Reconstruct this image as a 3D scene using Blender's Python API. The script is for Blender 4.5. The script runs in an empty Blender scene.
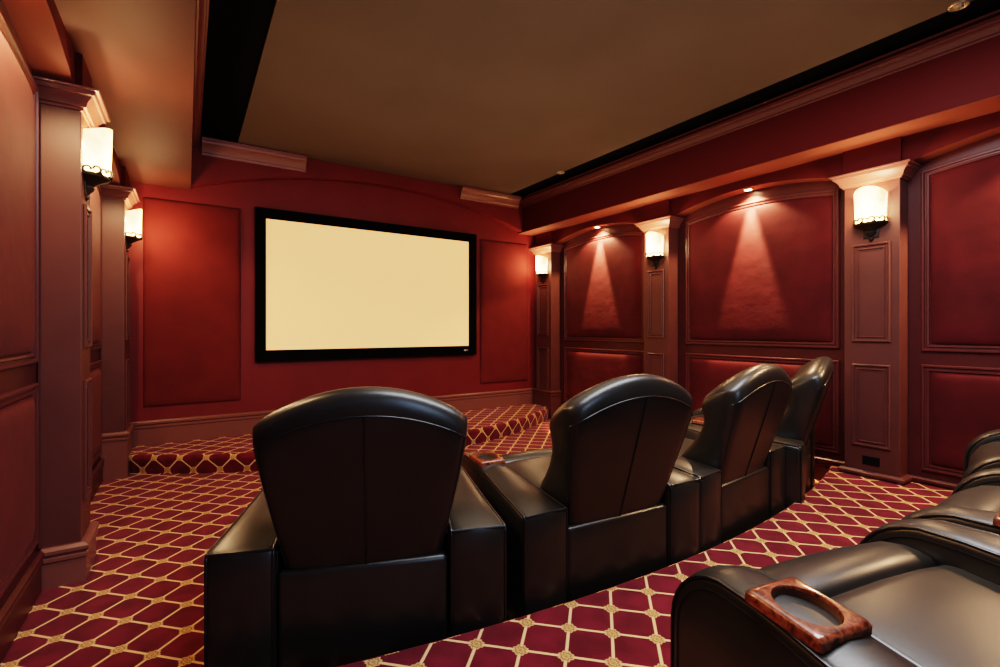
import bpy, bmesh, math, random
from mathutils import Vector, Matrix
random.seed(4)
PI = math.pi
scn = bpy.context.scene
COL = scn.collection

# ------------------------------------------------------------------ measurements (metres)
HC = 1.29                      # eye height above the low floor
XL, XR = -0.623, 4.537          # side walls
YF, YB = 5.75, -2.6            # front / back wall
ZST, ZRI = 0.165, 0.150        # stage and rear riser
ZSO = 2.70                     # soffit underside
ZCE = 3.20                     # ceiling
SXL, SXR = 0.03, 4.096         # inner faces of the soffits
PD = 0.165                     # pilaster depth
CELL = 0.161                   # carpet lattice

# ------------------------------------------------------------------ materials
def mat(name):
    m = bpy.data.materials.new(name); m.use_nodes = True
    nt = m.node_tree
    return m, nt, nt.nodes, nt.links, nt.nodes['Principled BSDF']

def simple(name, col, rough=0.5, spec=0.5, metal=0.0, noise=None, bump=None, sheen=0.0, coat=0.0, sheen_tint=None):
    m, nt, N, L, b = mat(name)
    b.inputs['Base Color'].default_value = (*col, 1)
    b.inputs['Roughness'].default_value = rough
    b.inputs['Specular IOR Level'].default_value = spec
    b.inputs['Metallic'].default_value = metal
    b.inputs['Sheen Weight'].default_value = sheen
    if sheen_tint: b.inputs['Sheen Tint'].default_value = (*sheen_tint, 1)
    b.inputs['Coat Weight'].default_value = coat
    tc = N.new('ShaderNodeTexCoord')
    if noise:
        scale, amt = noise
        n = N.new('ShaderNodeTexNoise'); n.inputs['Scale'].default_value = scale; n.inputs['Detail'].default_value = 5
        L.new(tc.outputs['Object'], n.inputs['Vector'])
        r = N.new('ShaderNodeMapRange'); r.inputs['From Min'].default_value = .3; r.inputs['From Max'].default_value = .7
        r.inputs['To Min'].default_value = 1 - amt; r.inputs['To Max'].default_value = 1 + amt
        L.new(n.outputs['Fac'], r.inputs['Value'])
        mx = N.new('ShaderNodeVectorMath'); mx.operation = 'SCALE'
        mx.inputs[0].default_value = col
        L.new(r.outputs['Result'], mx.inputs['Scale']); L.new(mx.outputs['Vector'], b.inputs['Base Color'])
    if bump:
        scale, st, dist = bump
        n2 = N.new('ShaderNodeTexNoise'); n2.inputs['Scale'].default_value = scale; n2.inputs['Detail'].default_value = 3
        L.new(tc.outputs['Object'], n2.inputs['Vector'])
        bp = N.new('ShaderNodeBump'); bp.inputs['Strength'].default_value = st; bp.inputs['Distance'].default_value = dist
        L.new(n2.outputs['Fac'], bp.inputs['Height']); L.new(bp.outputs['Normal'], b.inputs['Normal'])
    return m

def emissive(name, col, strength, mottled=False):
    m, nt, N, L, b = mat(name)
    b.inputs['Base Color'].default_value = (.8, .55, .3, 1)
    b.inputs['Roughness'].default_value = .4
    b.inputs['Emission Color'].default_value = (*col, 1)
    b.inputs['Emission Strength'].default_value = strength
    if mottled:
        tc = N.new('ShaderNodeTexCoord')
        n = N.new('ShaderNodeTexNoise'); n.inputs['Scale'].default_value = 14; n.inputs['Detail'].default_value = 4
        L.new(tc.outputs['Object'], n.inputs['Vector'])
        sx = N.new('ShaderNodeSeparateXYZ'); L.new(tc.outputs['Object'], sx.inputs['Vector'])
        # brighter near the bulb in the middle of the glass, dimmer at the rim
        g = N.new('ShaderNodeMapRange'); g.inputs['From Min'].default_value = .14; g.inputs['From Max'].default_value = .30
        g.inputs['To Min'].default_value = 1.0; g.inputs['To Max'].default_value = .22
        L.new(sx.outputs['Z'], g.inputs['Value'])
        r = N.new('ShaderNodeMapRange'); r.inputs['From Min'].default_value = .35; r.inputs['From Max'].default_value = .65
        r.inputs['To Min'].default_value = .55 * strength; r.inputs['To Max'].default_value = 1.25 * strength
        L.new(n.outputs['Fac'], r.inputs['Value'])
        mu = N.new('ShaderNodeMath'); mu.operation = 'MULTIPLY'
        L.new(r.outputs['Result'], mu.inputs[0]); L.new(g.outputs['Result'], mu.inputs[1])
        L.new(mu.outputs[0], b.inputs['Emission Strength'])
    return m

def carpet_material():
    m, nt, N, L, b = mat('patterned_carpet')
    uv = N.new('ShaderNodeUVMap'); uv.uv_map = 'UVMap'
    sep = N.new('ShaderNodeSeparateXYZ'); L.new(uv.outputs['UV'], sep.inputs['Vector'])
    def math_(op, a, c=None, d=None):
        n = N.new('ShaderNodeMath'); n.operation = op
        for i, v in enumerate((a, c, d)):
            if v is None: continue
            if isinstance(v, (int, float)): n.inputs[i].default_value = v
            else: L.new(v, n.inputs[i])
        return n.outputs[0]
    def cdist(v):            # signed distance to nearest integer
        return math_('SUBTRACT', math_('FRACT', math_('ADD', v, .5)), .5)
    du, dv = cdist(sep.outputs['X']), cdist(sep.outputs['Y'])
    au, av = math_('ABSOLUTE', du), math_('ABSOLUTE', dv)
    line = math_('MINIMUM', au, av)
    linem = N.new('ShaderNodeMapRange'); linem.interpolation_type = 'SMOOTHSTEP'
    L.new(line, linem.inputs['Value'])
    linem.inputs['From Min'].default_value = .026; linem.inputs['From Max'].default_value = .044
    linem.inputs['To Min'].default_value = 1; linem.inputs['To Max'].default_value = 0
    r = math_('SQRT', math_('ADD', math_('MULTIPLY', du, du), math_('MULTIPLY', dv, dv)))
    ang = math_('ARCTAN2', dv, du)
    pet = math_('MULTIPLY', math_('COSINE', math_('MULTIPLY', ang, 8.0)), .018)
    rr = math_('ADD', r, pet)
    ros = N.new('ShaderNodeMapRange'); ros.interpolation_type = 'SMOOTHSTEP'
    L.new(rr, ros.inputs['Value'])
    ros.inputs['From Min'].default_value = .155; ros.inputs['From Max'].default_value = .18
    ros.inputs['To Min'].default_value = 1; ros.inputs['To Max'].default_value = 0
    gold_f = math_('MAXIMUM', linem.outputs['Result'], ros.outputs['Result'])
    # darker ring and dots inside the rosette
    ring = math_('MULTIPLY', math_('GREATER_THAN', math_('SINE', math_('ADD', math_('MULTIPLY', rr, 75.0), math_('MULTIPLY', math_('SINE', math_('MULTIPLY', ang, 6.0)), .8))), .35), ros.outputs['Result'])
    tc = N.new('ShaderNodeTexCoord')
    n1 = N.new('ShaderNodeTexNoise'); n1.inputs['Scale'].default_value = 9; n1.inputs['Detail'].default_value = 4
    L.new(tc.outputs['Object'], n1.inputs['Vector'])
    n2 = N.new('ShaderNodeTexNoise'); n2.inputs['Scale'].default_value = 260; n2.inputs['Detail'].default_value = 2
    L.new(tc.outputs['Object'], n2.inputs['Vector'])
    cr = N.new('ShaderNodeValToRGB')
    cr.color_ramp.elements[0].position = .35; cr.color_ramp.elements[0].color = (.085, .006, .014, 1)
    cr.color_ramp.elements[1].position = .68; cr.color_ramp.elements[1].color = (.150, .012, .026, 1)
    L.new(n1.outputs['Fac'], cr.inputs['Fac'])
    mx = N.new('ShaderNodeMix'); mx.data_type = 'RGBA'
    L.new(gold_f, mx.inputs['Factor']); L.new(cr.outputs['Color'], mx.inputs['A'])
    gm = N.new('ShaderNodeMix'); gm.data_type = 'RGBA'
    L.new(ros.outputs['Result'], gm.inputs['Factor']); gm.inputs['A'].default_value = (.82, .52, .26, 1); gm.inputs['B'].default_value = (.62, .37, .15, 1)
    L.new(gm.outputs['Result'], mx.inputs['B'])
    mx2 = N.new('ShaderNodeMix'); mx2.data_type = 'RGBA'
    L.new(math_('MULTIPLY', ring, .8), mx2.inputs['Factor']); L.new(mx.outputs['Result'], mx2.inputs['A']); mx2.inputs['B'].default_value = (.20, .06, .02, 1)
    fine = N.new('ShaderNodeMapRange'); L.new(n2.outputs['Fac'], fine.inputs['Value'])
    fine.inputs['From Min'].default_value = .3; fine.inputs['From Max'].default_value = .7
    fine.inputs['To Min'].default_value = .75; fine.inputs['To Max'].default_value = 1.25
    sc = N.new('ShaderNodeVectorMath'); sc.operation = 'SCALE'
    L.new(mx2.outputs['Result'], sc.inputs[0]); L.new(fine.outputs['Result'], sc.inputs['Scale'])
    L.new(sc.outputs['Vector'], b.inputs['Base Color'])
    b.inputs['Roughness'].default_value = .95
    b.inputs['Specular IOR Level'].default_value = .1
    b.inputs['Sheen Weight'].default_value = .25
    b.inputs['Sheen Roughness'].default_value = .5
    b.inputs['Sheen Tint'].default_value = (1, .55, .55, 1)
    bp = N.new('ShaderNodeBump'); bp.inputs['Strength'].default_value = .4; bp.inputs['Distance'].default_value = .004
    L.new(math_('ADD', n2.outputs['Fac'], gold_f), bp.inputs['Height']); L.new(bp.outputs['Normal'], b.inputs['Normal'])
    return m

def burl_material():
    m, nt, N, L, b = mat('burl_wood')
    tc = N.new('ShaderNodeTexCoord')
    n = N.new('ShaderNodeTexNoise'); n.inputs['Scale'].default_value = 38; n.inputs['Detail'].default_value = 6; n.inputs['Distortion'].default_value = 2.2
    L.new(tc.outputs['Object'], n.inputs['Vector'])
    cr = N.new('ShaderNodeValToRGB')
    e = cr.color_ramp.elements
    e[0].position = .33; e[0].color = (.05, .010, .005, 1)
    e[1].position = .70; e[1].color = (.42, .12, .055, 1)
    x = e.new(.5); x.color = (.22, .05, .022, 1)
    L.new(n.outputs['Fac'], cr.inputs['Fac']); L.new(cr.outputs['Color'], b.inputs['Base Color'])
    b.inputs['Roughness'].default_value = .28; b.inputs['Coat Weight'].default_value = 1; b.inputs['Coat Roughness'].default_value = .06
    return m

M = dict(
    carpet=carpet_material(),
    panel_paint=simple('dark_red_woodwork_paint', (.085, .017, .017), .42, .45, noise=(6, .10)),
    pil_paint=simple('mauve_brown_pilaster_paint', (.120, .042, .036), .42, .45, noise=(5, .08)),
    trim_paint=simple('mauve_brown_moulding_paint', (.215, .085, .070), .34, .5),
    frame_paint=simple('panel_moulding_paint', (.115, .030, .030), .34, .5),
    front_paint=simple('red_wall_paint', (.165, .019, .021), .55, .35, noise=(3, .07)),
    front_panel=simple('red_panel_cloth', (.140, .021, .021), .85, .2, noise=(5, .10), bump=(300, .25, .002)),
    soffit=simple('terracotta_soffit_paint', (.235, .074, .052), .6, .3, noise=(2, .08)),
    soffit_shade=simple('shaded_soffit_paint', (.118, .042, .032), .6, .3, noise=(2, .08)),  # left soffit: terracotta copy with its shade put into a darker colour
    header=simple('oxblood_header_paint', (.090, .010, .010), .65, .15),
    suede=simple('crimson_suede', (.080, .008, .011), .80, .25, noise=(4, .20), bump=(7, .15, .02), sheen=.10, sheen_tint=(1, .45, .40)),
    ceiling=simple('umber_ceiling_paint', (.115, .090, .074), .8, .15, noise=(1.2, .08)),
    black=simple('black_ceiling_border', (.004, .004, .005), .9, .05),  # black strips between the ceiling panel and the soffits
    screen=simple('cream_screen_cloth', (.86, .54, .29), .95, .0, noise=(2, .02)),
    velvet=simple('black_velvet_border', (.004, .004, .004), .9, .05),
    silver=simple('silver_badge', (.8, .8, .8), .3, .5, 1.0),
    leather=simple('black_leather', (.021, .0190, .0165), .35, .75, noise=(5, .25), bump=(170, .10, .002)),
    piping=simple('black_leather_piping', (.010, .010, .011), .34, .7),
    burl=burl_material(),
    cup=simple('brown_cup_lining', (.17, .085, .048), .42, .4),
    iron=simple('dark_bronze_iron', (.060, .050, .038), .5, .5, .6),
    glass=emissive('amber_glass_glow', (1, .54, .18), 15.0, True),
    lamp_lens=emissive('downlight_glow', (1, .66, .36), 60),
    brass=simple('bronze_light_trim', (.42, .34, .25), .45, .5, .7),
    vent=simple('black_vent', (.006, .005, .005), .6, .3),
    chrome=simple('steel_hinge', (.6, .58, .55), .25, .5, 1.0),
)

sb = M['screen'].node_tree.nodes['Principled BSDF']        # weak glow put into the cream cloth to brighten it
sb.inputs['Emission Color'].default_value = (1, .50, .185, 1); sb.inputs['Emission Strength'].default_value = .60

# ------------------------------------------------------------------ object helpers
def link_mesh(name, bm, material, parent=None, smooth=None, recalc=True):
    if recalc: bmesh.ops.recalc_face_normals(bm, faces=bm.faces)
    me = bpy.data.meshes.new(name); bm.to_mesh(me); bm.free()
    if material is not None: me.materials.append(material)
    o = bpy.data.objects.new(name, me); COL.objects.link(o)
    if parent is not None: o.parent = parent
    if smooth is not None:
        me.polygons.foreach_set('use_smooth', [True] * len(me.polygons))
        try: me.set_sharp_from_angle(angle=math.radians(smooth))
        except Exception: pass
    return o

def thing(name, label, cat, loc=(0, 0, 0), rz=0.0, group=None):
    o = bpy.data.objects.new(name, None); COL.objects.link(o)
    o.empty_display_size = .1
    o.location = loc; o.rotation_euler = (0, 0, rz)
    o['label'] = label; o['category'] = cat
    if group: o['group'] = group
    return o

def struct(name, bm, material, smooth=None, recalc=True):
    o = link_mesh(name, bm, material, None, smooth, recalc); o['kind'] = 'structure'
    return o

def dup(root, label, loc=None, rz=None):
    r = root.copy(); COL.objects.link(r)
    if loc is not None: r.location = loc
    if rz is not None: r.rotation_euler = (0, 0, rz)
    r['label'] = label
    for ch in list(root.children):
        c = ch.copy(); COL.objects.link(c); c.parent = r
        for g in list(ch.children):
            d = g.copy(); COL.objects.link(d); d.parent = c
    return r

def box(bm, x0, x1, y0, y1, z0, z1, bev=0.0, seg=2):
    vs = [bm.verts.new(p) for p in ((x0, y0, z0), (x1, y0, z0), (x1, y1, z0), (x0, y1, z0), (x0, y0, z1), (x1, y0, z1), (x1, y1, z1), (x0, y1, z1))]
    fs = [bm.faces.new([vs[i] for i in f]) for f in ((0, 3, 2, 1), (4, 5, 6, 7), (0, 1, 5, 4), (1, 2, 6, 5), (2, 3, 7, 6), (3, 0, 4, 7))]
    if bev > 0:
        es = list({e for f in fs for e in f.edges})
        bmesh.ops.bevel(bm, geom=es, offset=bev, segments=seg, profile=.5, affect='EDGES')
    return bm

def newbox(*a, **k): return box(bmesh.new(), *a, **k)

def tube(bm, pts, r, n=8, closed=False, caps=True):
    pts = [Vector(p) for p in pts]; m = len(pts); rings = []
    up = None
    for i, p in enumerate(pts):
        a = pts[(i - 1) % m] if (closed or i > 0) else p
        c = pts[(i + 1) % m] if (closed or i < m - 1) else p
        t = (c - a).normalized()
        if up is None:
            up = t.orthogonal().normalized()
        up = (up - t * up.dot(t))
        up = up.normalized() if up.length > 1e-6 else t.orthogonal().normalized()
        s = t.cross(up)
        rings.append([bm.verts.new(p + (up * math.cos(2 * PI * k / n) + s * math.sin(2 * PI * k / n)) * r) for k in range(n)])
    for i in range(m if closed else m - 1):
        A, B = rings[i], rings[(i + 1) % m]
        for k in range(n): bm.faces.new((A[k], A[(k + 1) % n], B[(k + 1) % n], B[k]))
    if caps and not closed:
        bm.faces.new(rings[0]); bm.faces.new(rings[-1])
    return bm

def lathe(bm, prof, n=24, a0=0.0, a1=2 * PI, center=(0, 0), sy=1.0):
    full = abs(a1 - a0 - 2 * PI) < 1e-6
    cnt = n if full else n + 1
    rings = []
    for r, z in prof:
        rings.append([bm.verts.new((center[0] + r * math.cos(a0 + (a1 - a0) * k / n), center[1] + sy * r * math.sin(a0 + (a1 - a0) * k / n), z)) for k in range(cnt)])
    for i in range(len(prof) - 1):
        A, B = rings[i], rings[i + 1]
        for k in range(n):
            k2 = (k + 1) % cnt
            bm.faces.new((A[k], A[k2], B[k2], B[k]))
    return bm

def offset_loop(pts, d, closed):
    """offset a 2-D polyline to its left by d with mitred corners"""
    out = []; m = len(pts)
    for i in range(m):
        p = Vector(pts[i])
        if closed or 0 < i < m - 1:
            a, c = Vector(pts[(i - 1) % m]), Vector(pts[(i + 1) % m])
            t1, t2 = (p - a).normalized(), (c - p).normalized()
        elif i == 0:
            t1 = t2 = (Vector(pts[1]) - p).normalized()
        else:
            t1 = t2 = (p - Vector(pts[i - 1])).normalized()
        n1, n2 = Vector((-t1.y, t1.x)), Vector((-t2.y, t2.x))
        b = n1 + n2
        k = b.length_squared
        v = b * (2.0 / k) if k > 1e-9 else n1
        out.append(p + v * d)
    return out

def sweep(bm, path, prof, fn, closed=False, cap=True):
    """path: 2-D polyline, prof: (offset to the left, height); fn(a, b, h) -> xyz"""
    cols = []
    for d, h in prof:
        cols.append([bm.verts.new(fn(q.x, q.y, h)) for q in offset_loop(path, d, closed)])
    m = len(path)
    for i in range(m if closed else m - 1):
        j = (i + 1) % m
        for k in range(len(prof) - 1):
            bm.faces.new((cols[k][i], cols[k][j], cols[k + 1][j], cols[k + 1][i]))
    if cap and not closed:
        for i in (0, m - 1):
            try: bm.faces.new([c[i] for c in cols])
            except ValueError: pass
    return bm

def arch_loop(a0, a1, b0, bs, rise, n=16, inset=0.0):
    """counter-clockwise rectangle with an arched top"""
    pts = [(a0 + inset, b0 + inset), (a1 - inset, b0 + inset)]
    A0, A1 = a0 + inset, a1 - inset
    if rise <= 0: return pts + [(A1, bs - inset), (A0, bs - inset)]
    for i in range(n + 1):
        t = i / n
        a = A1 + (A0 - A1) * t
        u = 2 * (a - (a0 + a1) / 2) / (a1 - a0)
        pts.append((a, bs + rise * (1 - u * u) - inset))
    return pts

# ------------------------------------------------------------------ carpeted floors (UVs in lattice cells)
def set_uv(bm, fn):
    lay = bm.loops.layers.uv.new('UVMap')
    for f in bm.faces:
        for l in f.loops: l[lay].uv = fn(f, l.vert)

def lat(a, b, op, oq):
    return (((a + b) / math.sqrt(2) - op) / CELL, ((a - b) / math.sqrt(2) - oq) / CELL)

bm = bmesh.new()
vs = [bm.verts.new(p) for p in ((XL, YB, 0), (XR, YB, 0), (XR, YF, 0), (XL, YF, 0))]
bm.faces.new(vs)
set_uv(bm, lambda f, v: lat(v.co.x, v.co.y, .117, .041))
struct('floor', bm, M['carpet'])

def platform(name, edge, back, z, nose, op, oq, sign):
    """edge: front-edge polyline left to right; back: y of the far side; sign -1 = nose faces -y"""
    bm = bmesh.new()
    s = [0.0]
    for p, q in zip(edge, edge[1:]): s.append(s[-1] + math.dist(p, q))
    left = offset_loop(edge, 1.0, False)
    prof = []                    # (outwards, z, arc length down the face)
    k = 6
    for i in range(k + 1):
        a = PI / 2 * i / k
        prof.append((nose * math.sin(a) - nose, z - nose + nose * math.cos(a), nose * a))
    prof.append((-.012, z - 2.2 * nose, nose * PI / 2 + nose * 1.2))
    prof.append((-.018, 0.0, nose * PI / 2 + z - nose))
    cols = []; info = {}
    for (d, zz, arc) in prof:
        c = []
        for i, p in enumerate(edge):
            n = Vector((left[i].x - p[0], left[i].y - p[1])) * sign
            v = bm.verts.new((p[0] + n.x * d, p[1] + n.y * d, zz)); info[v] = (s[i], arc); c.append(v)
        cols.append(c)
    face_kind = {}
    for j in range(len(prof) - 1):
        for i in range(len(edge) - 1):
            f = bm.faces.new((cols[j][i], cols[j][i + 1], cols[j + 1][i + 1], cols[j + 1][i])); face_kind[f] = 1
    bk = [bm.verts.new((p[0], back, z)) for p in edge]
    for i in range(len(edge) - 1):
        f = bm.faces.new((cols[0][i], cols[0][i + 1], bk[i + 1], bk[i])); face_kind[f] = 0
    edge0 = edge[0]
    def uv(f, v):
        if face_kind.get(f) == 0: return lat(v.co.x, v.co.y, op, oq)
        a, arc = info[v]
        return lat(edge0[0] + a, edge0[1] - arc, op, oq)
    set_uv(bm, uv)
    o = struct(name, bm, M['carpet'], smooth=50)
    return o

def arc_edge(cx, apex, R, x0, x1, n, sgn):
    pts = []
    for i in range(n + 1):
        x = x0 + (x1 - x0) * i / n; dx = x - cx
        pts.append((x, apex + sgn * (R - math.sqrt(R * R - dx * dx))))
    return pts
stage_edge = arc_edge(1.97, 4.53, 3.9, XL, XR, 48, 1)
platform('floor_stage', stage_edge, YF, ZST, .045, .06, .05, -1)
riser_edge = arc_edge(2.15, 1.475, 8.4, XL, XR, 48, 1)
platform('floor_riser', riser_edge, YB, ZRI, .014, .060, .050, 1)

# ------------------------------------------------------------------ room shell
struct('wall_left', newbox(XL - .12, XL, YB, YF + .12, 0, ZCE + .1), M['panel_paint'])
struct('wall_right', newbox(XR, XR + .12, YB, YF + .12, 0, ZCE + .1), M['panel_paint'])
struct('wall_front', newbox(XL, XR, YF, YF + .12, 0, ZCE + .1), M['front_paint'])
struct('wall_back', newbox(XL, XR, YB - .12, YB, 0, ZCE + .1), M['panel_paint'])
CX0, CX1 = .435, 3.82
struct('ceiling', newbox(CX0, CX1, YB, YF, ZCE, ZCE + .12), M['ceiling'])
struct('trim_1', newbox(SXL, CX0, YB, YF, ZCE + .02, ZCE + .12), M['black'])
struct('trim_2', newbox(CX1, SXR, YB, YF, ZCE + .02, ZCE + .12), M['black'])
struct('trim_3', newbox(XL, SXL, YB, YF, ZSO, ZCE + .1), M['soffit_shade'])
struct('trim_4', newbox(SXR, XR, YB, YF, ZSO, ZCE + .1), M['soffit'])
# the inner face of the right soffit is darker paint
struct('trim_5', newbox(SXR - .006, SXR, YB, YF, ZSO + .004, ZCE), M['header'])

CROWN = [(0, -.155), (.012, -.155), (.018, -.135), (.030, -.128), (.040, -.095), (.060, -.060), (.074, -.050), (.080, -.030), (.092, -.026), (.095, 0), (0, 0)]
ZCR = 3.150
SIDE = [(d * .80, h * .58) for d, h in CROWN]
bm = bmesh.new(); sweep(bm, [(SXL, YF), (SXL, YB)], SIDE, lambda a, b, h: (a, b, ZCR + h)); struct('trim_6', bm, M['frame_paint'], smooth=35)
bm = bmesh.new(); sweep(bm, [(SXR, YB), (SXR, YF)], SIDE, lambda a, b, h: (a, b, ZCR + h)); struct('trim_7', bm, M['frame_paint'], smooth=35)
# front spandrel with arched underside
YS = YF - .12
bm = bmesh.new()
n = 40; f0 = []; f1 = []; b0 = []; b1 = []
for i in range(n + 1):
    x = SXL + (SXR - SXL) * i / n
    u = (x - 2.063) / ((SXR - SXL) / 2)
    zz = 2.715 + .335 * (1 - abs(u) ** 2.1)
    f0.append(bm.verts.new((x, YS, zz))); f1.append(bm.verts.new((x, YS, ZCE)))
    b0.append(bm.verts.new((x, YF, zz))); b1.append(bm.verts.new((x, YF, ZCE)))
for i in range(n):
    bm.faces.new((f0[i], f0[i + 1], f1[i + 1], f1[i])); bm.faces.new((f0[i], b0[i], b0[i + 1], f0[i + 1]))
    bm.faces.new((b0[i], b1[i], b1[i + 1], b0[i + 1])); bm.faces.new((f1[i], f1[i + 1], b1[i + 1], b1[i]))
struct('trim_8', bm, M['front_paint'])
for nm, x0, x1 in (('trim_9', SXL + .09, 1.10), ('trim_10', 3.05, SXR - .09)):
    bm = bmesh.new()
    sweep(bm, [(x1, YS), (x0, YS)], [(d * 1.0, h) for d, h in CROWN], lambda a, b, h: (a, b, ZCE + h - .01))
    struct(nm, bm, M['trim_paint'], smooth=35)

# base mouldings
BASE = lambda H: [(0, 0), (.022, 0), (.022, H - .075), (.030, H - .068), (.030, H - .052), (.022, H - .046), (.034, H - .030), (.034, H - .014), (.018, H), (0, H)]
bm = bmesh.new(); sweep(bm, [(XR, YF), (XL, YF)], BASE(.235), lambda a, b, h: (a, b, ZST + h)); struct('baseboard_front', bm, M['trim_paint'], smooth=30)
bm = bmesh.new(); sweep(bm, [(XL, YF), (XL, YB)], BASE(.20), lambda a, b, h: (a, b, h)); struct('baseboard_left', bm, M['panel_paint'], smooth=30)
bm = bmesh.new(); sweep(bm, [(XR, YB), (XR, YF)], BASE(.20), lambda a, b, h: (a, b, h)); struct('baseboard_right', bm, M['panel_paint'], smooth=30)

# ------------------------------------------------------------------ pilasters  (local x along wall, y out of wall)
RZR, RZL, RZF = PI / 2, -PI / 2, PI      # local +y points into the room
CAPP = [(0, -.100), (.008, -.100), (.012, -.088), (.022, -.084), (.030, -.060), (.050, -.034), (.060, -.030), (.066, -.012), (.078, -.010), (.080, 0), (0, 0)]
def make_pilaster(loc, rz, w, label, zbase, plinth, vent, top, panels=True):
    t = thing('pilaster', label, 'pilaster', loc, rz, 'wall pilasters with sconces')
    zb = loc[2]
    link_mesh('shaft', newbox(-w / 2, w / 2, 0, PD, 0, top - zb - .06, bev=.004), M['pil_paint'], t)
    U = [(-w / 2, 0), (-w / 2, PD), (w / 2, PD), (w / 2, 0)]
    bm = bmesh.new(); sweep(bm, U, CAPP, lambda a, b, h: (a, b, top - zb + h))
    link_mesh('capital', bm, M['trim_paint'], t, smooth=30)
    link_mesh('frieze_block', newbox(-w / 2 - .006, w / 2 + .006, 0, PD + .006, top - zb, ZSO - zb), M['header'], t)
    bm = bmesh.new(); sweep(bm, U, BASE(plinth), lambda a, b, h: (a, b, h))
    link_mesh('plinth', bm, M['pil_paint' if vent else 'trim_paint'], t, smooth=30)
    if panels:
        for z0, z1 in ((1.19, 1.945), (.385, 1.02)):
            z0 -= zb; z1 -= zb
            a = w / 2 - .055
            bm = bmesh.new()
            loop = [(-a, z0), (a, z0), (a, z1), (-a, z1)]
            sweep(bm, loop, [(0, 0), (0, .010), (.006, .016), (.014, .014), (.020, .004), (.030, .003), (.036, .010), (.042, .010), (.046, .003), (.056, .003)], lambda p, q, h: (p, PD + h, q), closed=True)
            fr = link_mesh('panel_moulding', bm, M['pil_paint'], t, smooth=30)
    if vent:
        z = vent - zb
        v = link_mesh('air_vent', newbox(-.055, .055, PD - .004, PD + .004, z - .032, z + .032), M['vent'], t)
        bm = bmesh.new()
        for k in range(4): box(bm, -.052, .052, PD + .003, PD + .009, z - .026 + k * .016, z - .022 + k * .016)
        link_mesh('louvre', bm, M['vent'], v)
    return t

pil_R = [(1.485, .355, 'dark red-brown right-wall pilaster nearest the camera, between the two biggest wall panels', 0.0, .20, .28),
         (3.485, .335, 'dark red-brown pilaster in the middle of the right wall, behind the second recliner', 0.0, .20, .28),
         (5.50, .37, 'dark red-brown pilaster in the front right corner beside the stage', ZST, .235, .34)]
pil_L = [(3.365, .28, 'mauve-brown pilaster nearest the camera on the left wall', 0.0, .20, None),
         (5.43, .36, 'mauve-brown pilaster in the front left corner beside the stage', ZST, .235, None)]
for y, w, lb, zb, ph, vent in pil_R:
    make_pilaster((XR, y, 0), RZR, w, lb, 0, ph + zb, vent, 2.50)
for y, w, lb, zb, ph, vent in pil_L:
    t = make_pilaster((XL + .002, y, 0), RZL, w, lb, 0, ph + zb, vent, 2.51)

# ------------------------------------------------------------------ arched headers above the wall bays
def header(name, wallx, sgn, y0, y1, zs, rise):
    bm = bmesh.new(); n = 24; A = []; B = []; C = []; Dv = []
    xf, xb = wallx + sgn * (PD - .02), wallx
    for i in range(n + 1):
        y = y0 + (y1 - y0) * i / n; u = 2 * i / n - 1
        z = zs + rise * (1 - u * u)
        A.append(bm.verts.new((xf, y, z))); B.append(bm.verts.new((xf, y, ZSO)))
        C.append(bm.verts.new((xb, y, z))); Dv.append(bm.verts.new((xb, y, ZSO)))
    for i in range(n):
        bm.faces.new((A[i], A[i + 1], B[i + 1], B[i])); bm.faces.new((A[i], C[i], C[i + 1], A[i + 1]))
    o = struct(name, bm, M['header'])
    o.data.materials.append(M['soffit'])
    for f in o.data.polygons:
        if abs(f.normal.z) > .5: f.material_index = 1
R_BAYS = [(-.40, 1.307), (1.663, 3.317), (3.653, 5.315)]
L_BAYS = [(-.40, 1.3), (1.65, 3.225), (3.575, 5.25)]
k = 11
for y0, y1 in R_BAYS: header('trim_%d' % k, XR, -1, y0, y1, 2.495, .125); k += 1
for y0, y1 in L_BAYS: header('trim_%d' % k, XL, 1, y0, y1, 2.505, .125); k += 1

# ------------------------------------------------------------------ upholstered wall panels
FRM = [(0, 0), (0, .014), (.006, .022), (.016, .022), (.022, .010), (.030, .010), (.036, .018), (.046, .016), (.052, .004), (.056, .003)]
def make_wall_panel(name, loc, rz, w, h, rise, label, cat, group, puff=.030, frame=True, cloth='suede'):
    t = thing(name, label, cat, loc, rz, group)
    fn = lambda a, b, hh: (a, hh, b)
    if frame:
        bm = bmesh.new(); sweep(bm, arch_loop(-w / 2, w / 2, 0, h, rise), FRM, fn, closed=True)
        link_mesh('frame', bm, M['frame_paint'], t, smooth=30)
        ins = .052
    else: ins = 0
    bm = bmesh.new(); nx, nz = 28, 28; g = []
    e = lambda s: math.sin(s * PI / 2)
    for j in range(nz + 1):
        row = []
        for i in range(nx + 1):
            u = e(2 * i / nx - 1); v = e(2 * j / nz - 1)
            x = u * (w / 2 - ins)
            xr = x / (w / 2)
            zt = h + rise * (1 - xr * xr) - ins
            z = ins + (zt - ins) * (v + 1) / 2
            y = .002 + puff * ((1 - abs(u) ** 14) * (1 - abs(v) ** 14)) ** .45
            row.append(bm.verts.new((x, y, z)))
        g.append(row)
    for j in range(nz):
        for i in range(nx):
            bm.faces.new((g[j][i], g[j][i + 1], g[j + 1][i + 1], g[j + 1][i]))
    rim = [g[0][i] for i in range(nx + 1)] + [g[j][nx] for j in range(1, nz + 1)] + [g[nz][i] for i in range(nx - 1, -1, -1)] + [g[j][0] for j in range(nz - 1, 0, -1)]
    bm.faces.new(list(reversed(rim)))
    link_mesh('padded_cloth', bm, M[cloth], t, smooth=60)
    return t

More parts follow.
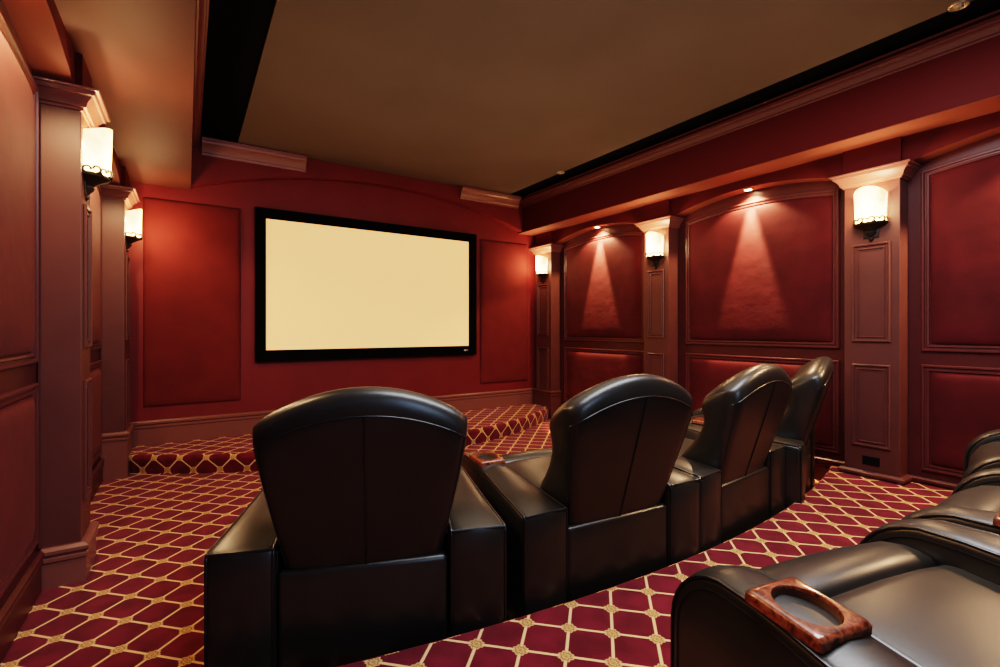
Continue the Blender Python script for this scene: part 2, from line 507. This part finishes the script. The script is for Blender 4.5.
GU, GL = 'tall arched suede panels on the side walls', 'low suede panels below the chair rail'
def side_panels(wx, rz, yc, w, lu, ll):
    make_wall_panel('upholstered_panel', (wx, yc, 1.125), rz, w, 1.325, .065, lu, 'wall panel', GU)
    make_wall_panel('upholstered_panel', (wx, yc, .25), rz, w, .78, 0, ll, 'wall panel', GL)
side_panels(XR, RZR, .49, 1.48, 'tall crimson suede panel at the right edge of the photo, in shadow', 'low crimson suede panel at the right edge, beside the second-row seats')
side_panels(XR, RZR, 2.485, 1.46, 'tall crimson suede panel in the middle right-wall bay under the brightest downlight', 'low crimson suede panel behind the two rightmost front-row recliners')
side_panels(XR, RZR, 4.485, 1.44, 'tall crimson suede panel in the right-wall bay nearest the stage', 'low crimson suede panel in the right-wall bay nearest the stage')
side_panels(XL, RZL, 2.425, 1.47, 'tall crimson suede panel at the left edge of the photo', 'low crimson suede panel at the left edge beside the carpeted aisle')
side_panels(XL, RZL, 4.380, 1.62, 'narrow glimpse of tall crimson suede panel between the two left-wall pilasters', 'narrow glimpse of low crimson suede panel between the two left-wall pilasters')
make_wall_panel('mounted_acoustic_panel', ((-.356 + .473) / 2, YF, .53), RZF, .83, 2.04, 0, 'flat red cloth panel on the front wall left of the screen', 'wall panel', 'red acoustic panels beside the screen', .028, False, 'front_panel')
make_wall_panel('mounted_acoustic_panel', ((3.44 + 4.27) / 2, YF, .515), RZF, .83, 2.04, 0, 'flat red cloth panel on the front wall right of the screen', 'wall panel', 'red acoustic panels beside the screen', .028, False, 'front_panel')

# ------------------------------------------------------------------ projection screen (faces -y)
sx0, sx1, sz0, sz1 = .609, 3.352, .937, 2.600
ix0, ix1, iz0, iz1 = .712, 3.235, 1.060, 2.488
YSC = YF - .055
t = thing('projection_screen', 'wide blank cream projection screen with thick black velvet frame on the front wall', 'projection screen', ((sx0 + sx1) / 2, YF, sz0))
ox, oz = (sx0 + sx1) / 2, sz0
bm = bmesh.new()
fn = lambda a, b, h: (a - ox, -h, b - oz)
outer = [(sx0, sz0), (sx1, sz0), (sx1, sz1), (sx0, sz1)]
inner = [(ix0, iz0), (ix1, iz0), (ix1, iz1), (ix0, iz1)]
rings = []
for lp, hs in ((outer, (0, .050, .055)), (inner, (.055, .050, .030))):
    for hh in hs: rings.append([bm.verts.new(fn(p[0], p[1], hh)) for p in lp])
for A, B in zip(rings, rings[1:]):
    for i in range(4): bm.faces.new((A[i], A[(i + 1) % 4], B[(i + 1) % 4], B[i]))
link_mesh('screen_frame', bm, M['velvet'], t)
link_mesh('screen_surface', newbox(ix0 - ox - .02, ix1 - ox + .02, -.040, -.004, iz0 - oz - .02, iz1 - oz + .02), M['screen'], t)
bm = bmesh.new(); lathe(bm, [(0.0, -.004), (.036, -.004), (.036, 0.0), (.030, .003), (0.0, .004)], 24)
bmesh.ops.rotate(bm, verts=bm.verts, matrix=Matrix.Rotation(PI / 2, 3, 'X'))
bmesh.ops.scale(bm, verts=bm.verts, vec=(1.0, 1.0, .36))
bmesh.ops.translate(bm, verts=bm.verts, vec=(3.185 - ox, -.056, 1.0 - oz))
bdg = link_mesh('badge', bm, M['silver'], t, smooth=40); bdg['label'] = 'small silver oval badge'

# ------------------------------------------------------------------ wall sconces
def make_sconce(loc, rz, label):
    t = thing('wall_sconce', label, 'wall sconce', loc, rz, 'lit amber glass wall sconces')
    # origin: lower tip of the bracket, local y out of the pilaster
    bm = bmesh.new(); nA, nZ = 20, 10
    def pt(i, j, inner):
        th = PI * i / nA; z0 = .135; top = .358 + .050 * math.sin(th) ** 1.3
        f = j / nZ; z = z0 + (top - z0) * f
        r = .096 + .008 * f - (.005 if inner else 0)
        return (r * math.cos(th), .006 + (r + .004) * math.sin(th), z)
    O = [[bm.verts.new(pt(i, j, False)) for i in range(nA + 1)] for j in range(nZ + 1)]
    I = [[bm.verts.new(pt(i, j, True)) for i in range(nA + 1)] for j in range(nZ + 1)]
    for j in range(nZ):
        for i in range(nA):
            bm.faces.new((O[j][i], O[j][i + 1], O[j + 1][i + 1], O[j + 1][i]))
            bm.faces.new((I[j][i], I[j + 1][i], I[j + 1][i + 1], I[j][i + 1]))
    for i in range(nA):
        bm.faces.new((O[nZ][i], O[nZ][i + 1], I[nZ][i + 1], I[nZ][i]))
        bm.faces.new((O[0][i + 1], O[0][i], I[0][i], I[0][i + 1]))
    link_mesh('glass_shade', bm, M['glass'], t, smooth=40)
    # cast bracket: half bowl, collar and drop finial
    bm = bmesh.new()
    prof = [(.002, 0.0), (.014, .012), (.018, .024), (.010, .034), (.020, .046), (.034, .060), (.040, .074), (.034, .082), (.052, .100), (.082, .118), (.104, .128), (.108, .140), (.098, .146), (.094, .136)]
    lathe(bm, prof, 20, 0, PI, (0, 0))
    box(bm, -.05, .05, 0, .008, .03, .15, bev=.003)
    br = link_mesh('cast_bracket', bm, M['iron'], t, smooth=45)
    # scrolled crest of leaves round the foot of the glass
    bm = bmesh.new()
    for k in range(9):
        th = PI * (k + .5) / 9
        cx, cy = .103 * math.cos(th), .003 + .107 * math.sin(th)
        tx, ty = -math.sin(th), math.cos(th)
        sgn = 1 if k % 2 else -1
        pts = []
        for q in range(9):
            a = -PI / 2 + q / 8 * 1.55 * PI
            rr = .021 * (1 - .35 * q / 8)
            pts.append((cx + tx * sgn * rr * math.cos(a), cy + ty * sgn * rr * math.cos(a), .155 + rr * math.sin(a) + .006 * (k % 2)))
        tube(bm, pts, .0058, 6)
    link_mesh('scroll_crest', bm, M['iron'], t, smooth=60)
    return t
SZ = 1.955
sc_specs = [(XR - PD, 1.485, RZR, 'lit amber glass sconce on the right-wall pilaster nearest the camera'),
            (XR - PD, 3.485, RZR, 'lit amber glass sconce on the middle pilaster of the right wall'),
            (XR - PD, 5.50, RZR, 'lit amber glass sconce in the front right corner beside the stage'),
            (XL + PD, 3.365, RZL, 'lit amber glass sconce on the left-wall pilaster nearest the camera'),
            (XL + PD, 5.43, RZL, 'lit amber glass sconce in the front left corner beside the red panel')]
s0 = None
for x, y, rz, lb in sc_specs:
    if s0 is None: s0 = make_sconce((x, y, SZ), rz, lb)
    else: dup(s0, lb, (x, y, SZ + (.02 if x < 1 else 0)), rz)

for x, y, rz, lb in sc_specs:                       # the bulbs, inside the open-topped glass
    l = bpy.data.lights.new('sconce_bulb', 'POINT'); l.energy = 5; l.color = (1, .66, .38); l.shadow_soft_size = .02
    o = bpy.data.objects.new('sconce_bulb', l); COL.objects.link(o)
    o.location = (x + (-.055 if x > 1 else .055), y, SZ + .32)
    l = bpy.data.lights.new('sconce_glow', 'POINT'); l.energy = 7.5; l.color = (1, .64, .34); l.shadow_soft_size = .06
    o = bpy.data.objects.new('sconce_glow', l); COL.objects.link(o)
    o.location = (x + (-.19 if x > 1 else .19), y, SZ + .27)
# ------------------------------------------------------------------ downlights in the arches + ceiling trims
def make_downlight(loc, label):
    t = thing('recessed_downlight', label, 'downlight', loc, 0, 'recessed downlights')
    bm = bmesh.new(); lathe(bm, [(.030, .004), (.034, -.008), (.044, -.010), (.048, -.004), (.048, .004)], 24)
    link_mesh('trim_ring', bm, M['brass'], t, smooth=40)
    bm = bmesh.new(); lathe(bm, [(0.0, -.001), (.032, -.001)], 20)
    link_mesh('lens', bm, M['lamp_lens'], t)
    return t
d0 = make_downlight((XR - .075, 2.49, 2.618), 'glowing recessed downlight in the arch of the middle right-wall bay')
dup(d0, 'glowing recessed downlight in the right-wall arch nearest the stage', (XR - .075, 4.485, 2.618))
def spot(name, loc, power, angle, blend, col=(1, .62, .33), rad=.03, rot=(0, 0, 0)):
    l = bpy.data.lights.new(name, 'SPOT'); l.energy = power; l.spot_size = math.radians(angle); l.spot_blend = blend
    l.color = col; l.shadow_soft_size = rad
    o = bpy.data.objects.new(name, l); COL.objects.link(o); o.location = loc; o.rotation_euler = rot
    return o
for (x, y) in ((XR - .085, 2.49), (XR - .085, 4.485)):
    spot('downlight_beam', (x, y, 2.60), 420, 34, .40)
    spot('downlight_wash', (x, y, 2.59), 50, 124, .25)
spot('downlight_wash', (XR - .085, .35, 2.60), 130, 124, .25)
for y in (2.43, 4.41):
    spot('downlight_wash', (XL + .085, y, 2.60), 36, 156, .3)

gl = thing('eyeball_light', 'small bronze light trim at the ceiling edge above the stage end', 'ceiling light', (CX1 - .02, 4.44, ZCE), 0, 'small bronze ceiling light trims')
bm = bmesh.new(); lathe(bm, [(.0, .0), (.024, -.004), (.042, -.012), (.048, -.009), (.050, 0)], 20)
link_mesh('trim_ring', bm, M['brass'], gl, smooth=40)
bm = bmesh.new(); lathe(bm, [(0, -.022), (.018, -.020), (.026, -.010), (.026, -.001)], 16)
link_mesh('lamp_eyeball', bm, M['brass'], gl, smooth=40)
dup(gl, 'small bronze light trim at the ceiling edge, top right corner of the photo', (CX1 - .02, .86, ZCE))

# ------------------------------------------------------------------ recliners
AW0, AW1 = .307, .538          # inner / outer face of the arms
def arm_outline():
    pts = [(.000, .020), (.000, .200), (.000, .400), (.000, .495), (.006, .514), (.022, .522)]
    pts += [(.25, .541), (.45, .562), (.62, .580), (.70, .584)]
    cy, cz, r = .757, .395, .189
    for i in range(1, 9):
        a = PI / 2 - i / 8 * PI / 2 * .97
        pts.append((cy + r * math.cos(a) * 1.12, cz + r * math.sin(a)))
    pts += [(.970, .25), (.966, .10), (.960, .020)]
    return pts
OUT = arm_outline()
def offset_out(d):
    return [p for p in offset_loop(OUT, d, False)]    # path runs up, forward, down: left = outward
def armx(side, f, y):
    # the outer face draws in towards the front so that the seats can stand in a curve
    return side * (AW0 + f * (AW1 - AW0 - .116 * max(0, y) / .95))
def make_arm(side):
    bm = bmesh.new()
    sect = [(0, -.020), (.006, -.010), (.014, -.004), (.026, 0), (.06, .005), (.1175, .009)]
    xs = sect + [(.235 - a, b) for a, b in reversed(sect[:-1])]
    cols = []
    for x, d in xs:
        cols.append([bm.verts.new((armx(side, x / .235, q.x), q.x, max(q.y, .015))) for q in offset_out(d)])
    for A, B in zip(cols, cols[1:]):
        for i in range(len(OUT) - 1): bm.faces.new((A[i], A[i + 1], B[i + 1], B[i]))
    bm.faces.new(cols[0]); bm.faces.new(list(reversed(cols[-1])))
    for A in (cols,):
        for i in (0, len(OUT) - 1):
            for a, b in zip(A, A[1:]): pass
    return bm
def make_recliner(loc, rz, label, group):
    t = thing('recliner', label, 'recliner', loc, rz, group)
    lm = M['leather']
    for side in (-1, 1):
        a = link_mesh('armrest', make_arm(side), lm, t, smooth=38)
        bm = bmesh.new()
        for xx in (.04, .96):
            q = offset_out(-.006)
            tube(bm, [(armx(side, xx, p.x), p.x, p.y) for p in q], .0055, 6)
        tube(bm, [(side * (AW0 + .012), .003, .514), (side * (AW1 - .012), .003, .514)], .0055, 6)
        link_mesh('piping', bm, M['piping'], a, smooth=60)
        # stitched panel line a little below the piping
        bm = bmesh.new()
        for xx, o in ((1.002, 1), (-.002, -1)):
            q = offset_out(-.030)
            tube(bm, [(armx(side, xx, p.x), p.x, p.y) for p in q[2:-2]], .0022, 5)
        link_mesh('stitching', bm, M['piping'], a, smooth=60)
    # cup holder plate on the left arm, tilted with the arm top
    bm = bmesh.new()
    W2, L2, R = .073, .080, .054
    n = 96; rings = []
    def sq(th, a, b, p=22):
        c, s = math.cos(th), math.sin(th)
        k = (abs(c / a) ** p + abs(s / b) ** p) ** (-1 / p)
        return k * c, k * s
    for a, b, z, kind in ((W2, L2, -.012, 0), (W2, L2, .006, 0), (W2 - .004, L2 - .004, .011, 0), (W2 - .010, L2 - .010, .0125, 0), (R + .002, R * 1.12 + .002, .012, 1), (R, R * 1.12, .008, 1), (R - .001, R * 1.12 - .001, -.012, 1)):
        ring = []
        for i in range(n):
            th = 2 * PI * i / n
            x, y = sq(th, a, b) if kind == 0 else (a * math.cos(th), b * math.sin(th))
            ring.append(bm.verts.new((x, y, z)))
        rings.append(ring)
    for A, B in zip(rings, rings[1:]):
        for i in range(n): bm.faces.new((A[i], A[(i + 1) % n], B[(i + 1) % n], B[i]))
    cupm = Matrix.Translation((-(AW0 + AW1) / 2 + .034, .630, .5915)) @ Matrix.Rotation(math.radians(4.6), 4, 'X')
    bm.transform(cupm)
    ch = link_mesh('cup_holder', bm, M['burl'], t, smooth=40); ch['label'] = 'glossy burl wood cup holder plate'
    bm = bmesh.new(); lathe(bm, [(R - .001, .006), (R - .003, -.040), (R - .008, -.052), (R - .018, -.056), (0.0, -.056)], 28, sy=1.12)
    bm.transform(cupm)
    link_mesh('cup_well', bm, M['cup'], ch, smooth=40)
    # base and rear panel
    link_mesh('rear_panel', newbox(-AW0 + .002, AW0 - .002, .010, .075, .03, .424, bev=.020, seg=4), lm, t, smooth=40)
    link_mesh('base', newbox(-AW0 + .004, AW0 - .004, .08, .86, .02, .30), lm, t)
    # seat, with the rolled footrest at its front
    def cushion(prof):
        bm = bmesh.new()
        xs = [(-1, .030), (-.985, .016), (-.95, .006), (-.88, 0), (-.5, -.008), (0, -.011), (.5, -.008), (.88, 0), (.95, .006), (.985, .016), (1, .030)]
        cols = []
        for u, d in xs:
            q = offset_loop(prof, -d, False)
            cols.append([bm.verts.new((u * (AW0 - .002), p.x, p.y)) for p in q])
        for A, B in zip(cols, cols[1:]):
            for i in range(len(prof) - 1): bm.faces.new((A[i], A[i + 1], B[i + 1], B[i]))
        bm.faces.new(cols[0]); bm.faces.new(cols[-1])
        return bm
    link_mesh('seat_cushion', cushion([(.16, .36), (.16, .455), (.18, .480), (.22, .492), (.40, .500), (.58, .512), (.69, .522), (.715, .519), (.727, .508), (.731, .490), (.731, .36)]), lm, t, smooth=50)
    link_mesh('footrest', cushion([(.735, .30), (.735, .490), (.739, .508), (.752, .521), (.78, .529), (.82, .530), (.865, .520), (.91, .492), (.94, .445), (.955, .36), (.958, .12), (.945, .085), (.90, .085), (.90, .30)]), lm, t, smooth=50)
    # backrest
    T = .165; nx, nz = 30, 30
    e = lambda s: math.copysign(1 - (1 - abs(s)) ** 1.9, s)
    def back_pt(u, v, front):
        zt = .972 + .118 * (1 - abs(u) ** 2.0) - .016 * abs(u) ** 16
        z = .40 + v * (zt - .40)
        hw = .285 + .088 * (1 - (1 - min(1, v)) ** 1.25) - .006 * (max(0, v - .8) / .2) ** 2
        x = u * hw
        g = max(0, 1 - abs(u) ** 22) ** .42 * max(0, 1 - v ** 12) ** .48
        yr = .035 - (z - .40) * .30 - .008 * (1 - u * u)
        if not front: y = yr + T * .5 * (1 - g)
        else:
            bul = .065 * math.exp(-((v - .82) / .14) ** 2) + .15 * math.exp(-(max(0, v - .05) / .36) ** 2)
            y = yr + T - T * .5 * (1 - g) + bul * g
        return (x, y, z)
    bm = bmesh.new(); F = []; B = []
    for j in range(nz + 1):
        v = 1 - (1 - j / nz) ** 1.9; fr = []; rr = []
        for i in range(nx + 1):
            u = e(2 * i / nx - 1)
            rr.append(bm.verts.new(back_pt(u, v, False)))
            fr.append(rr[-1] if (i in (0, nx) or j == nz) else bm.verts.new(back_pt(u, v, True)))
        F.append(fr); B.append(rr)
    for j in range(nz):
        for i in range(nx):
            try: bm.faces.new((B[j][i], B[j][i + 1], B[j + 1][i + 1], B[j + 1][i]))
            except ValueError: pass
            try: bm.faces.new((F[j][i], F[j + 1][i], F[j + 1][i + 1], F[j][i + 1]))
            except ValueError: pass
    bm.faces.new([B[0][i] for i in range(nx + 1)] + [F[0][i] for i in range(nx - 1, 0, -1)])
    back = link_mesh('backrest', bm, lm, t, smooth=60)
    def on_back(u, v, off):
        p = back_pt(u, v, False); return (p[0], p[1] - off, p[2])
    bm = bmesh.new()
    vs_ = .862
    tube(bm, [on_back(-.985 + 1.97 * i / 30, vs_, .0005) for i in range(31)], .0035, 6)
    tube(bm, [on_back(0, .02 + (vs_ - .02) * i / 20, .001) for i in range(21)], .0045, 6)
    for s in (-1, 1): tube(bm, [on_back(s * .955, .02 + (vs_ - .02) * i / 20, .000) for i in range(21)], .0030, 6)
    link_mesh('seam', bm, M['piping'], back, smooth=60)
    return t

row1 = [(.548, 1.729, 19.6, 'black leather recliner at the left end of the front row, whole back toward the camera'),
        (1.686, 1.528, 5.0, 'black leather recliner second from the left in the front row, back turned to camera'),
        (2.766, 1.540, -5.0, 'black leather recliner third from the left in the front row, seen at an angle'),
        (3.850, 1.690, -19.6, 'black leather recliner at the far right end of the front row, nearest the right wall')]
r0 = None
for x, y, th, lb in row1:
    rz = -math.radians(th)
    if r0 is None: r0 = make_recliner((x, y, 0), rz, lb, 'front row recliners')
    else: dup(r0, lb, (x, y, 0), rz)
row2 = [(1.266, -.245, 11.2, 'black leather recliner in the back row, closest to the camera, bottom right'),
        (2.380, -.340, -1.0, 'black leather recliner in the back row at the right edge, middle one of three'),
        (3.600, -.200, -11.5, 'black leather recliner in the back row farthest from the camera, by the right wall')]
for x, y, th, lb in row2:
    o = dup(r0, lb, (x, y, ZRI), -math.radians(th)); o['group'] = 'back row recliners'

# ------------------------------------------------------------------ lights
def area(name, loc, rot, sx, sy, power, col):
    l = bpy.data.lights.new(name, 'AREA'); l.shape = 'RECTANGLE'; l.size = sx; l.size_y = sy; l.energy = power; l.color = col
    o = bpy.data.objects.new(name, l); COL.objects.link(o); o.location = loc; o.rotation_euler = rot
    return o
area('rear_ceiling_light', (1.9, .75, 3.12), (0, 0, 0), 2.6, 1.0, 56, (.90, .92, 1.0))
area('ceiling_fill_light', (2.1, 2.2, 3.15), (0, 0, 0), 2.6, 3.0, 16, (1.0, .74, .50))
fl = area('room_bounce_light', (2.0, 2.4, 1.9), (PI, 0, 0), 3.0, 4.5, 17, (1.0, .74, .50)); fl.data.specular_factor = 0
area('rear_doorway_light', (1.0, YB + .3, 1.9), (math.radians(85), 0, 0), 1.0, 1.8, 22, (.50, .70, 1.0))

w = bpy.data.worlds.new('room_world'); scn.world = w; w.use_nodes = True
w.node_tree.nodes['Background'].inputs['Color'].default_value = (1, .8, .65, 1)
w.node_tree.nodes['Background'].inputs['Strength'].default_value = .05

# ------------------------------------------------------------------ camera
cam = bpy.data.cameras.new('camera'); co = bpy.data.objects.new('camera', cam); COL.objects.link(co)
co.location = (0, 0, HC); co.rotation_euler = (PI / 2, 0, -math.radians(33.3))
cam.sensor_width = 36; cam.lens = 476 / 1000 * 36; cam.shift_y = -4.5 / 1000; cam.clip_start = .02
scn.camera = co

try:
    scn.view_settings.view_transform = 'Filmic'
    scn.view_settings.look = 'High Contrast'
except Exception as ex: print(ex)
scn.view_settings.exposure = 0.75
